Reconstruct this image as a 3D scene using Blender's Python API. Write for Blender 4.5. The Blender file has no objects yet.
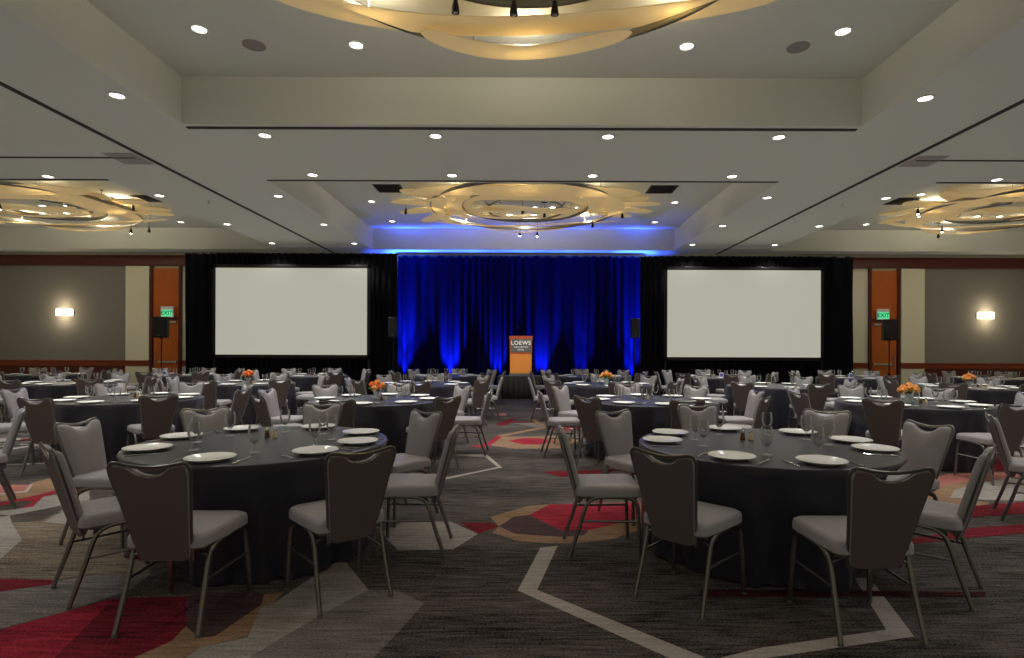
import bpy, bmesh, math, random
from mathutils import Vector, Matrix
random.seed(7)
PI = math.pi
C = bpy.context.scene.collection
SC = bpy.context.scene

# ------------------------------------------------------------------ materials
def lin(c):
    return tuple(((x / 255.0) / 12.92 if x <= 10 else (((x / 255.0) + .055) / 1.055) ** 2.4) for x in c)

def mat(name, col, rough=.6, metal=0.0, spec=.5, emit=None, es=0.0, sheen=0.0, var=0.0, scale=40.0, bump=0.0, stretch=None):
    m = bpy.data.materials.new(name); m.use_nodes = True
    nt = m.node_tree; b = nt.nodes['Principled BSDF']
    b.inputs['Base Color'].default_value = (*col, 1)
    b.inputs['Roughness'].default_value = rough
    b.inputs['Metallic'].default_value = metal
    b.inputs['Specular IOR Level'].default_value = spec
    if sheen:
        b.inputs['Sheen Weight'].default_value = sheen
    if emit:
        b.inputs['Emission Color'].default_value = (*emit, 1)
        b.inputs['Emission Strength'].default_value = es
    if var or bump:
        tc = nt.nodes.new('ShaderNodeTexCoord'); mp = nt.nodes.new('ShaderNodeMapping')
        nt.links.new(tc.outputs['Object'], mp.inputs['Vector'])
        if stretch: mp.inputs['Scale'].default_value = stretch
        n = nt.nodes.new('ShaderNodeTexNoise'); n.inputs['Scale'].default_value = scale
        n.inputs['Detail'].default_value = 4
        nt.links.new(mp.outputs['Vector'], n.inputs['Vector'])
        if var:
            r = nt.nodes.new('ShaderNodeValToRGB')
            r.color_ramp.elements[0].position = .3; r.color_ramp.elements[1].position = .7
            r.color_ramp.elements[0].color = (*[x * (1 - var) for x in col], 1)
            r.color_ramp.elements[1].color = (*[min(1, x * (1 + var)) for x in col], 1)
            nt.links.new(n.outputs['Fac'], r.inputs['Fac']); nt.links.new(r.outputs['Color'], b.inputs['Base Color'])
        if bump:
            bp = nt.nodes.new('ShaderNodeBump'); bp.inputs['Strength'].default_value = bump; bp.inputs['Distance'].default_value = .01
            nt.links.new(n.outputs['Fac'], bp.inputs['Height']); nt.links.new(bp.outputs['Normal'], b.inputs['Normal'])
    return m

def carpet(name, a, b_, fac=.5):
    """woven carpet: streaks running across the room plus fine pile speckle"""
    m = bpy.data.materials.new(name); m.use_nodes = True
    nt = m.node_tree; b = nt.nodes['Principled BSDF']
    b.inputs['Roughness'].default_value = 1.0; b.inputs['Specular IOR Level'].default_value = .1
    tc = nt.nodes.new('ShaderNodeTexCoord')
    def noise(sc, scale, det):
        mp = nt.nodes.new('ShaderNodeMapping'); mp.inputs['Scale'].default_value = sc
        nt.links.new(tc.outputs['Object'], mp.inputs['Vector'])
        n = nt.nodes.new('ShaderNodeTexNoise'); n.inputs['Scale'].default_value = scale; n.inputs['Detail'].default_value = det
        n.inputs['Roughness'].default_value = .65
        nt.links.new(mp.outputs['Vector'], n.inputs['Vector']); return n.outputs['Fac']
    def math_(op, x, y):
        n = nt.nodes.new('ShaderNodeMath'); n.operation = op
        for i, v in enumerate((x, y)):
            if isinstance(v, (int, float)): n.inputs[i].default_value = v
            else: nt.links.new(v, n.inputs[i])
        return n.outputs[0]
    streak = noise((2.2, 24, 1), 1.6, 6); pile = noise((70, 120, 1), 1.0, 2); broad = noise((.35, 1.1, 1), 1.3, 3)
    s = math_('ADD', math_('MULTIPLY', streak, .40), math_('ADD', math_('MULTIPLY', pile, .38), math_('MULTIPLY', broad, .22)))
    r = nt.nodes.new('ShaderNodeValToRGB')
    r.color_ramp.elements[0].position = .5 - .09; r.color_ramp.elements[1].position = .5 + .125
    r.color_ramp.elements[0].color = (*[v * .82 for v in a], 1); r.color_ramp.elements[1].color = (*[v * .82 for v in b_], 1)
    nt.links.new(s, r.inputs['Fac']); nt.links.new(r.outputs['Color'], b.inputs['Base Color'])
    return m

def glass_mat():
    m = bpy.data.materials.new('drinking_glass'); m.use_nodes = True
    nt = m.node_tree; nt.nodes.clear()
    o = nt.nodes.new('ShaderNodeOutputMaterial'); t = nt.nodes.new('ShaderNodeBsdfTransparent')
    g = nt.nodes.new('ShaderNodeBsdfGlossy'); g.inputs['Roughness'].default_value = .06
    d = nt.nodes.new('ShaderNodeBsdfDiffuse'); d.inputs['Color'].default_value = (.8, .8, .78, 1)
    t.inputs['Color'].default_value = (.95, .95, .95, 1)
    lw = nt.nodes.new('ShaderNodeLayerWeight'); lw.inputs['Blend'].default_value = .30
    mx = nt.nodes.new('ShaderNodeMixShader'); m2 = nt.nodes.new('ShaderNodeMixShader'); m2.inputs['Fac'].default_value = .45
    nt.links.new(g.outputs[0], m2.inputs[1]); nt.links.new(d.outputs[0], m2.inputs[2])
    nt.links.new(lw.outputs['Fresnel'], mx.inputs['Fac']); nt.links.new(t.outputs[0], mx.inputs[1]); nt.links.new(m2.outputs[0], mx.inputs[2])
    nt.links.new(mx.outputs[0], o.inputs['Surface'])
    return m

def shade_mat(name, col, emit, es):
    """lit lamp-shade sheet: diffuse plus translucent, with the soft glow of the lamps inside it"""
    m = bpy.data.materials.new(name); m.use_nodes = True
    nt = m.node_tree; nt.nodes.clear()
    o = nt.nodes.new('ShaderNodeOutputMaterial'); d = nt.nodes.new('ShaderNodeBsdfDiffuse'); t = nt.nodes.new('ShaderNodeBsdfTranslucent')
    e = nt.nodes.new('ShaderNodeEmission'); a = nt.nodes.new('ShaderNodeAddShader'); mx = nt.nodes.new('ShaderNodeMixShader')
    d.inputs['Color'].default_value = (*col, 1); t.inputs['Color'].default_value = (*col, 1)
    e.inputs['Color'].default_value = (*emit, 1); e.inputs['Strength'].default_value = es
    mx.inputs['Fac'].default_value = .5
    nt.links.new(d.outputs[0], mx.inputs[1]); nt.links.new(t.outputs[0], mx.inputs[2])
    nt.links.new(mx.outputs[0], a.inputs[0]); nt.links.new(e.outputs[0], a.inputs[1]); nt.links.new(a.outputs[0], o.inputs['Surface'])
    return m

M = {}
M['ceiling'] = mat('ceiling_paint', lin((198, 198, 184)), .9, spec=.1)
M['groove'] = mat('ceiling_groove', lin((60, 55, 50)), .8)
M['cream'] = mat('cream_wall', lin((214, 208, 178)), .85, spec=.2)
M['greywall'] = mat('grey_fabric_wall', lin((126, 121, 110)), .95, spec=.1, var=.06, scale=60)
M['cherry'] = mat('cherry_wood', lin((122, 48, 20)), .35, var=.25, scale=6, stretch=(1, 1, 14))
M['cherry_dark'] = mat('dark_cherry_wood', lin((78, 26, 16)), .4, var=.2, scale=6, stretch=(1, 1, 14))
M['doorwood'] = mat('orange_door_wood', lin((178, 88, 22)), .35, var=.12, scale=8, stretch=(10, 1, .6))
M['fabric'] = mat('grey_chair_fabric', lin((142, 137, 136)), .5, spec=.45, var=.08, scale=220, bump=.12)
M['backfabric'] = mat('taupe_chair_back_fabric', lin((92, 81, 77)), .6, spec=.35, var=.1, scale=260, bump=.12)
M['bronze'] = mat('bronze_metal', lin((154, 152, 150)), .32, metal=1.0)
M['steel'] = mat('steel', lin((205, 205, 205)), .18, metal=1.0)
M['glide'] = mat('plastic_glide', lin((96, 94, 90)), .3)
M['cloth'] = mat('black_satin_cloth', lin((38, 38, 45)), .38, spec=.5, sheen=.05, var=.08, scale=90)
M['china'] = mat('white_china', lin((240, 240, 234)), .15)
M['glass'] = glass_mat()
M['velour'] = mat('black_velour', lin((14, 14, 16)), .95, spec=.05)
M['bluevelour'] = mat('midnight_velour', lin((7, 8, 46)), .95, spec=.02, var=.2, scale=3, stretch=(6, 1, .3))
M['screen'] = mat('self_glowing_screen_fabric', lin((52, 52, 49)), .9, spec=.05, emit=lin((176, 174, 160)), es=.97)  # dark base colour; the screen's pale brightness is put in as emission
M['blackplastic'] = mat('black_plastic', lin((22, 22, 23)), .5)
M['blackmetal'] = mat('black_metal', lin((18, 18, 18)), .4, metal=.3)
M['lens'] = mat('lamp_lens', (1, 1, 1), .5, emit=(1, .96, .88), es=7.0)
M['bulb'] = mat('bulb_lit', (1, 1, 1), .5, emit=(1, .93, .8), es=26.0)
M['trim'] = mat('white_trim', lin((215, 210, 200)), .6)
M['sconce'] = mat('sconce_glow', (1, 1, 1), .5, emit=(1, .86, .62), es=7.0)
M['grill'] = mat('speaker_grill', lin((140, 134, 126)), .8)
M['vent'] = mat('vent_dark', lin((40, 38, 38)), .7)
M['lecternwood'] = mat('lectern_maple', lin((226, 146, 66)), .4, var=.06, scale=10, stretch=(8, 1, 1))
M['lecternred'] = mat('lectern_redwood', lin((178, 74, 40)), .4)
M['signgrey'] = mat('sign_grey', lin((88, 92, 98)), .5)
M['white'] = mat('white_letter', lin((240, 240, 240)), .5, emit=(1, 1, 1), es=.12)
M['exitface'] = mat('exit_face', lin((120, 215, 165)), .5, emit=lin((70, 225, 150)), es=.75)
M['exitgreen'] = mat('exit_green', lin((6, 84, 46)), .5)
M['salt'] = mat('salt_grains', lin((205, 190, 150)), .4)
M['pepper'] = mat('pepper_grains', lin((96, 66, 20)), .4)
M['rose'] = mat('orange_petal', lin((235, 110, 40)), .6, var=.2, scale=30)
M['rosepale'] = mat('peach_petal', lin((242, 160, 80)), .6, var=.15, scale=30)
M['leaf'] = mat('green_leaf', lin((70, 110, 40)), .6)
M['vase'] = mat('frosted_vase', lin((190, 200, 198)), .12, spec=.7)
M['card'] = mat('card_white', lin((225, 225, 235)), .6)
M['cardprint'] = mat('card_violet', lin((90, 84, 170)), .6)
M['panel'] = shade_mat('amber_panel', lin((212, 196, 158)), lin((204, 178, 124)), .20)
M['rail'] = mat('brushed_rail', lin((150, 150, 146)), .35, metal=.9)
CP = {
    'base': carpet('carpet_base', lin((6, 5, 4)), lin((120, 112, 105))),
    'brown': carpet('carpet_brown', lin((58, 48, 38)), lin((158, 142, 122))),
    'grey': carpet('carpet_grey', lin((82, 77, 72)), lin((146, 138, 130))),
    'lightgrey': carpet('carpet_light_grey', lin((116, 110, 102)), lin((176, 168, 158))),
    'greydark': carpet('carpet_dark_grey', lin((50, 45, 40)), lin((104, 96, 88))),
    'cream': carpet('carpet_cream', lin((150, 140, 131)), lin((188, 178, 168))),
    'tan': carpet('carpet_tan', lin((110, 86, 66)), lin((168, 136, 108))),
    'red': carpet('carpet_red', lin((92, 22, 34)), lin((196, 58, 74))),
    'darkred': carpet('carpet_dark_red', lin((58, 18, 24)), lin((150, 44, 54))),
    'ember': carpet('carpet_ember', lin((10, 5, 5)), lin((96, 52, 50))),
    'salmon': carpet('carpet_salmon', lin((140, 84, 76)), lin((192, 126, 114))),
    'maroon': carpet('carpet_maroon', lin((52, 40, 42)), lin((100, 78, 78))),
}

# ------------------------------------------------------------------ mesh building
class MB:
    def __init__(s): s.bm = bmesh.new(); s.mi = 0
    def face(s, vs):
        try:
            f = s.bm.faces.new(vs); f.material_index = s.mi; return f
        except ValueError: return None
    def quad(s, pts): return s.face([s.bm.verts.new(p) for p in pts])
    def box(s, c, d, rz=0.0, taper=1.0):
        x, y, z = (v / 2 for v in d); R = Matrix.Rotation(rz, 3, 'Z'); c = Vector(c); vs = []
        for sz in (-1, 1):
            k = 1.0 if sz < 0 else taper
            for sx, sy in ((-1, -1), (1, -1), (1, 1), (-1, 1)):
                vs.append(s.bm.verts.new(c + R @ Vector((sx * x * k, sy * y * k, sz * z))))
        for f in ((3, 2, 1, 0), (4, 5, 6, 7), (0, 1, 5, 4), (1, 2, 6, 5), (2, 3, 7, 6), (3, 0, 4, 7)):
            s.face([vs[i] for i in f])
        return s
    def loft(s, rings, cap0=True, cap1=True, closed=True):
        R = [[s.bm.verts.new(p) for p in r] for r in rings]
        n = len(R[0])
        for a, b in zip(R, R[1:]):
            for i in range(n if closed else n - 1):
                j = (i + 1) % n
                s.face([a[i], a[j], b[j], b[i]])
        if cap0: s.face(R[0][::-1])
        if cap1: s.face(R[-1])
        return s
    def lathe(s, prof, n=20, c=(0, 0, 0), cap0=True, cap1=True):
        cx, cy, cz = c
        return s.loft([[(cx + r * math.cos(2 * PI * i / n), cy + r * math.sin(2 * PI * i / n), cz + z) for i in range(n)] for r, z in prof], cap0, cap1)
    def tube(s, pts, r, n=8, closed=False, flat=1.0, caps=True):
        P = [Vector(p) for p in pts]; m = len(P); rings = []; up = None
        for i, p in enumerate(P):
            a = P[(i - 1) % m] if (closed or i > 0) else p
            b = P[(i + 1) % m] if (closed or i < m - 1) else p
            t = (b - a).normalized()
            if up is None:
                ref = Vector((0, 0, 1)) if abs(t.z) < .9 else Vector((1, 0, 0))
                u = t.cross(ref).normalized()
            else:
                u = (up - t * up.dot(t)).normalized()
            up = u; w = t.cross(u)
            rr = r[i] if isinstance(r, (list, tuple)) else r
            rings.append([p + u * (rr * math.cos(2 * PI * k / n)) + w * (rr * flat * math.sin(2 * PI * k / n)) for k in range(n)])
        if closed: rings.append(rings[0]); 
        R = [[s.bm.verts.new(q) for q in ring] for ring in (rings[:-1] if closed else rings)]
        if closed: R.append(R[0])
        for a, b in zip(R, R[1:]):
            for k in range(n):
                s.face([a[k], a[(k + 1) % n], b[(k + 1) % n], b[k]])
        if not closed and caps:
            s.face(R[0][::-1]); s.face(R[-1])
        return s
    def build(s, name, m, parent=None, smooth=True, bevel=0.0, loc=None):
        bmesh.ops.recalc_face_normals(s.bm, faces=s.bm.faces[:])
        me = bpy.data.meshes.new(name); s.bm.to_mesh(me); s.bm.free()
        for x in (m if isinstance(m, (list, tuple)) else [m]): me.materials.append(x)
        if smooth:
            me.polygons.foreach_set('use_smooth', [True] * len(me.polygons))
            me.set_sharp_from_angle(angle=math.radians(38))
        o = bpy.data.objects.new(name, me); C.objects.link(o)
        if bevel:
            b = o.modifiers.new('bevel', 'BEVEL'); b.width = bevel; b.segments = 2; b.limit_method = 'ANGLE'
        if parent is not None: o.parent = parent
        if loc is not None: o.location = loc
        return o

def smooth_path(pts, sub=5, closed=False):
    P = [Vector(p) for p in pts]; out = []; n = len(P)
    for i in range(n if closed else n - 1):
        g = lambda k: P[k % n] if closed else P[min(max(k, 0), n - 1)]
        p0, p1, p2, p3 = g(i - 1), g(i), g(i + 1), g(i + 2)
        for k in range(sub):
            t = k / sub
            out.append(.5 * ((2 * p1) + (p2 - p0) * t + (2 * p0 - 5 * p1 + 4 * p2 - p3) * t * t + (3 * p1 - p0 - 3 * p2 + p3) * t ** 3))
    if not closed: out.append(P[-1])
    return out

def fillet(pts, rads, seg=5):
    """2-D polygon with rounded corners"""
    out = []; n = len(pts)
    for i in range(n):
        p = Vector(pts[i]); a = Vector(pts[i - 1]); b = Vector(pts[(i + 1) % n]); r = rads[i]
        if r <= 0: out.append(tuple(p)); continue
        d0 = (a - p).normalized(); d1 = (b - p).normalized()
        p0 = p + d0 * r; p1 = p + d1 * r
        for k in range(seg + 1):
            t = k / seg
            q = p0 * (1 - t) ** 2 + p * 2 * t * (1 - t) + p1 * t * t
            out.append((q.x, q.y))
    return out

def tag(o, label, cat, group=None, kind=None):
    o['label'] = label; o['category'] = cat
    if group: o['group'] = group
    if kind: o['kind'] = kind
    return o
def thing(name, label, cat, loc=(0, 0, 0), rz=0.0, group=None):
    o = bpy.data.objects.new(name, None); C.objects.link(o); o.empty_display_size = .1
    o.location = loc; o.rotation_euler = (0, 0, rz)
    return tag(o, label, cat, group)
def struct(o, label=None):
    o['kind'] = 'structure'
    if label: o['label'] = label
    return o
KIDS = {}
def kids(o):
    if o.name not in KIDS: KIDS[o.name] = [c for c in SC.objects if c.parent == o]
    return KIDS[o.name]
def copy_tree(o, parent=None):
    c = o.copy(); C.objects.link(c)
    if parent is not None: c.parent = parent
    for ch in kids(o): copy_tree(ch, c)
    return c
def text_mesh(txt, size, name, m, parent, loc, rot=(PI / 2, 0, 0), extrude=.002, spacing=1.0):
    cu = bpy.data.curves.new(name, 'FONT'); cu.body = txt; cu.size = size; cu.align_x = 'CENTER'; cu.align_y = 'CENTER'
    cu.extrude = extrude; cu.space_character = spacing; cu.offset = size * .012
    t = bpy.data.objects.new(name + '_curve', cu); C.objects.link(t)
    me = bpy.data.meshes.new_from_object(t.evaluated_get(bpy.context.evaluated_depsgraph_get()))
    bpy.data.objects.remove(t)
    o = bpy.data.objects.new(name, me); C.objects.link(o); me.materials.clear(); me.materials.append(m)
    o.parent = parent; o.location = loc; o.rotation_euler = rot
    return o

# ------------------------------------------------------------------ camera
EYE = 1.47
cam = bpy.data.cameras.new('camera'); co = bpy.data.objects.new('camera', cam); C.objects.link(co)
cam.sensor_width = 36; cam.sensor_fit = 'HORIZONTAL'; cam.lens = 565 / 1024 * 36
cam.shift_x = -13 / 1024; cam.shift_y = 21 / 1024; cam.clip_end = 200
co.matrix_world = Matrix.Translation((0, 0, EYE)) @ Matrix.Rotation(PI / 2, 4, 'X') @ Matrix.Rotation(math.radians(.2), 4, 'Z')
SC.camera = co
SC.view_settings.view_transform = 'Standard'; SC.view_settings.look = 'None'
SC.view_settings.exposure = 0.0; SC.view_settings.gamma = 1.0; SC.view_settings.use_curve_mapping = False
w = bpy.data.worlds.new('world'); SC.world = w; w.use_nodes = True
w.node_tree.nodes['Background'].inputs[0].default_value = (1, .95, .88, 1)
w.node_tree.nodes['Background'].inputs[1].default_value = .05
SC.cycles.use_fast_gi = True; SC.cycles.fast_gi_method = 'ADD'
w.light_settings.ao_factor = .155; w.light_settings.distance = 2.5

# ------------------------------------------------------------------ the room
CZ, TZ = 4.70, 5.38                    # low ceiling, tray ceiling
WY = 19.0                              # end wall
TRAYS = [(cx, y0, y1) for y0, y1 in ((.76, 8.11), (10.9, 18.25)) for cx in (-12.86, -.06, 12.74)]
HW = 4.88

f = MB()
f.quad([(-18.5, -7, 0), (18.5, -7, 0), (18.5, WY, 0), (-18.5, WY, 0)])
names = ['base'] + [k for k in CP if k != 'base']
CARPET_INLAYS = [
    ('brown', [(-3.83,3.58),(-4.47,4.32),(-4.38,4.72),(-4.44,4.89),(-4.26,5.24),(-3.61,5.31),(-2.43,3.67),(-2.83,3.68),(-2.98,3.59),(-3.34,3.6)]),
    ('grey', [(-3.67,3.43),(-3.16,3.41),(-2.96,3.55),(-2.73,3.72),(-2.43,3.67),(-2.4,3.44),(-2.51,3.23),(-2.54,3.18),(-2.74,2.96),(-2.99,2.75)]),
    ('darkred', [(-3.86,3.61),(-3.34,3.6),(-2.98,3.59),(-2.93,3.52),(-3.16,3.41),(-3.61,3.37)]),
    ('red', [(-2.99,2.75),(-2.73,2.95),(-2.54,3.18),(-2.42,3.32),(-2.38,3.21),(-2.23,2.69),(-2.11,2.36),(-2.56,2.36)]),
    ('darkred', [(-2.38,3.21),(-2.42,3.32),(-2.21,3.34),(-2.0,3.35),(-1.79,2.99),(-1.77,2.84),(-1.85,2.69),(-1.88,2.57),(-2.11,2.36),(-2.23,2.69)]),
    ('maroon', [(-2.0,3.35),(-1.93,3.42),(-1.56,3.39),(-1.51,3.25),(-1.58,2.89),(-1.65,2.87),(-1.79,2.99)]),
    ('tan', [(-1.85,2.69),(-1.77,2.84),(-1.79,2.99),(-1.65,2.87),(-1.58,2.89),(-1.51,3.25),(-1.56,3.39),(-1.45,3.42),(-1.45,3.09),(-1.42,2.89),(-1.59,2.78),(-1.62,2.67),(-1.7,2.43),(-1.88,2.57)]),
    ('lightgrey', [(-1.61,2.69),(-1.59,2.78),(-1.41,2.88),(-1.5,3.23),(-1.45,3.26),(-1.37,2.85),(-1.31,2.69),(-1.22,2.44),(-1.61,2.43)]),
    ('lightgrey', [(-1.45,3.26),(-1.42,3.41),(-1.28,3.98),(-0.95,3.45),(-1.11,3.16),(-1.31,2.69),(-1.38,2.85)]),
    ('grey', [(-1.31,2.69),(-1.11,3.16),(-0.95,3.45),(-0.78,3.45),(-0.58,3.27),(-0.65,2.95),(-0.72,2.69),(-0.78,2.4),(-1.25,2.4)]),
    ('lightgrey', [(-1.16,4.54),(-1.02,4.83),(-0.63,4.83),(-0.37,4.51),(-0.52,4.16),(-0.92,4.13)]),
    ('darkred', [(-0.55,4.81),(-0.28,4.8),(-0.21,4.7),(-0.37,4.51)]),
    ('tan', [(-0.3,4.97),(0.03,5.32),(0.22,5.38),(1.12,5.48),(1.12,5.05),(0.95,4.62),(0.66,4.38),(0.39,4.3),(0.18,4.29),(-0.06,4.35),(-0.26,4.54),(-0.21,4.69)]),
    ('maroon', [(-0.21,4.7),(-0.1,4.97),(0.04,5.03),(0.29,4.62),(0.57,4.73),(0.48,4.49),(0.3,4.44),(-0.07,4.51)]),
    ('red', [(0.04,5.03),(0.24,5.38),(1.12,5.46),(1.01,4.96),(0.55,4.62),(0.31,4.59)]),
    ('cream', [(0.12,4.2),(0.25,4.24),(0.08,3.46),(-0.04,3.45)]),
    ('cream', [(-0.04,3.45),(0.08,3.46),(0.85,2.72),(0.97,2.59),(0.77,2.62)]),
    ('cream', [(0.89,2.68),(1.16,2.79),(1.91,2.98),(2.01,2.91),(1.12,2.69),(0.97,2.59),(0.82,2.62)]),
    ('cream', [(1.91,2.98),(2.14,3.66),(2.24,3.66),(2.01,2.91)]),
    ('cream', [(-1.01,7.93),(-0.53,7.94),(-0.54,7.75),(-0.99,7.82)]),
    ('cream', [(-0.53,7.94),(-0.28,7.06),(-0.33,7.06),(-0.54,7.75)]),
    ('cream', [(-0.28,7.06),(-0.87,6.43),(-0.9,6.5),(-0.33,7.09)]),
    ('cream', [(-0.87,6.43),(-1.43,6.49),(-1.45,6.57),(-0.9,6.5)]),
    ('tan', [(-0.58,8.73),(-0.42,9.54),(0.6,9.67),(0.9,9.15),(0.53,8.44),(-0.14,8.39)]),
    ('red', [(-0.27,9.12),(-0.03,9.41),(0.27,9.41),(0.46,9.12),(0.25,8.78),(-0.03,8.78)]),
    ('red', [(-0.83,8.59),(-0.59,8.92),(-0.46,9.7),(-0.38,9.54),(-0.53,8.64),(-0.67,8.5)]),
    ('tan', [(-0.48,9.7),(0.39,10.87),(0.48,10.73),(-0.38,9.54)]),
    ('tan', [(0.11,11.95),(0.2,11.96),(0.48,10.73),(0.38,10.73)]),
    ('salmon', [(-0.68,12.96),(-0.44,13.17),(-0.42,12.67),(-0.66,12.56)]),
    ('darkred', [(-0.55,11.29),(-0.27,12.12),(-0.19,12.12),(-0.33,11.07),(-0.54,10.91)]),
    ('darkred', [(0.19,6.81),(0.93,6.94),(0.94,6.61),(0.41,6.55)]),
    ('salmon', [(-6.01,6.02),(-5.64,6.07),(-5.31,6.07),(-5.13,5.82),(-5.29,5.7),(-5.65,5.65)]),
    ('tan', [(-5.61,5.61),(-5.27,5.68),(-5.1,5.78),(-5.37,6.17),(-5.37,6.46),(-4.87,6.13),(-4.84,5.86),(-4.9,5.55),(-5.01,5.4),(-5.32,5.33)]),
    ('cream', [(-5.25,5.66),(-5.07,5.76),(-5.32,6.12),(-5.35,6.12),(-5.14,5.81),(-5.31,5.71)]),
    ('red', [(-5.16,5.26),(-4.98,5.36),(-4.89,5.58),(-4.84,5.86),(-4.71,6.13),(-4.58,5.95),(-4.72,5.72),(-4.76,5.59),(-4.55,5.23),(-4.6,5.1),(-4.91,5.01)]),
    ('greydark', [(-4.91,5.2),(-4.87,5.3),(-4.84,5.44),(-4.69,5.4),(-4.65,5.27),(-4.6,5.1),(-4.77,5.04)]),
    ('lightgrey', [(-4.55,5.23),(-4.76,5.59),(-4.69,5.7),(-4.55,5.91),(-4.22,5.48),(-4.33,5.27),(-4.51,4.95),(-4.62,4.98),(-4.74,4.83),(-4.88,4.98)]),
    ('greydark', [(-4.45,4.89),(-4.33,5.3),(-4.18,5.37),(-4.22,5.17),(-4.11,4.81),(-4.31,4.75)]),
    ('lightgrey', [(-4.06,4.78),(-4.18,5.14),(-3.91,5.21),(-3.72,4.9),(-3.87,4.73)]),
    ('lightgrey', [(-4.47,4.32),(-4.71,4.8),(-4.51,4.95),(-4.31,4.75),(-3.85,4.33),(-3.64,3.92),(-3.78,3.66)]),
    ('salmon', [(4.22,6.26),(5.1,6.78),(5.78,6.87),(6.2,6.8),(5.45,6.47),(4.72,6.27),(3.76,5.59)]),
    ('lightgrey', [(5.19,6.37),(5.65,6.58),(5.78,6.1),(5.24,5.53),(4.51,5.6),(4.27,5.67),(4.57,6.0)]),
    ('tan', [(3.76,5.59),(4.72,6.27),(5.19,6.37),(4.57,6.0),(4.27,5.67),(4.52,5.49),(4.36,5.34),(3.42,5.07)]),
    ('darkred', [(4.41,5.41),(5.31,5.61),(4.92,5.19),(4.0,5.02),(3.28,4.87),(3.42,5.07)]),
    ('darkred', [(2.97,4.4),(3.75,4.71),(4.63,4.88),(4.42,4.66),(3.51,4.45),(2.89,4.29)]),
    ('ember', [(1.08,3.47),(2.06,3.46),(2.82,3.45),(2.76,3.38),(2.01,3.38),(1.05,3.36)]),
]

def inlay(kind, poly, dx, dy, z):
    f.mi = names.index(kind)
    f.face([f.bm.verts.new((x + dx, y + dy, z)) for x, y in poly])
for i, (kind, poly) in enumerate(CARPET_INLAYS):
    inlay(kind, poly, 0, 0, .0008 + .00006 * i)
for i, (kind, poly) in enumerate(CARPET_INLAYS):           # the pattern repeats towards the end wall
    if i < 23 and kind != 'brown':
        for dx, dy in ((-3.9, 7.6), (3.3, 8.0), (8.4, 4.6), (-7.6, 4.4)):
            if max(p[1] for p in poly) + dy < WY: inlay(kind, poly, dx, dy, .0006 + .000006 * i)
floor = struct(f.build('floor', [CP[n] for n in names], smooth=False), 'dark streaked ballroom carpet with red, grey and cream angular shapes')

c = MB()
xs = sorted({-18.5, 18.5, *[v for cx, _, _ in TRAYS for v in (cx - HW, cx + HW)]})
ys = sorted({-7.0, WY, *[v for _, a, b in TRAYS for v in (a, b)]})
def in_tray(x, y): return any(abs(x - cx) < HW and a < y < b for cx, a, b in TRAYS)
for xa, xb in zip(xs, xs[1:]):
    for ya, yb in zip(ys, ys[1:]):
        if not in_tray((xa + xb) / 2, (ya + yb) / 2):
            c.quad([(xa, ya, CZ), (xa, yb, CZ), (xb, yb, CZ), (xb, ya, CZ)])
for cx, a, b in TRAYS:
    A, B = cx - HW, cx + HW
    c.quad([(A, a, TZ), (A, b, TZ), (B, b, TZ), (B, a, TZ)])
    for p, q in (((A, a), (B, a)), ((B, a), (B, b)), ((B, b), (A, b)), ((A, b), (A, a))):
        c.quad([(*p, CZ), (*q, CZ), (*q, TZ), (*p, TZ)])
struct(c.build('ceiling', M['ceiling'], smooth=False), 'pale ballroom ceiling with recessed rectangular trays')

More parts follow.
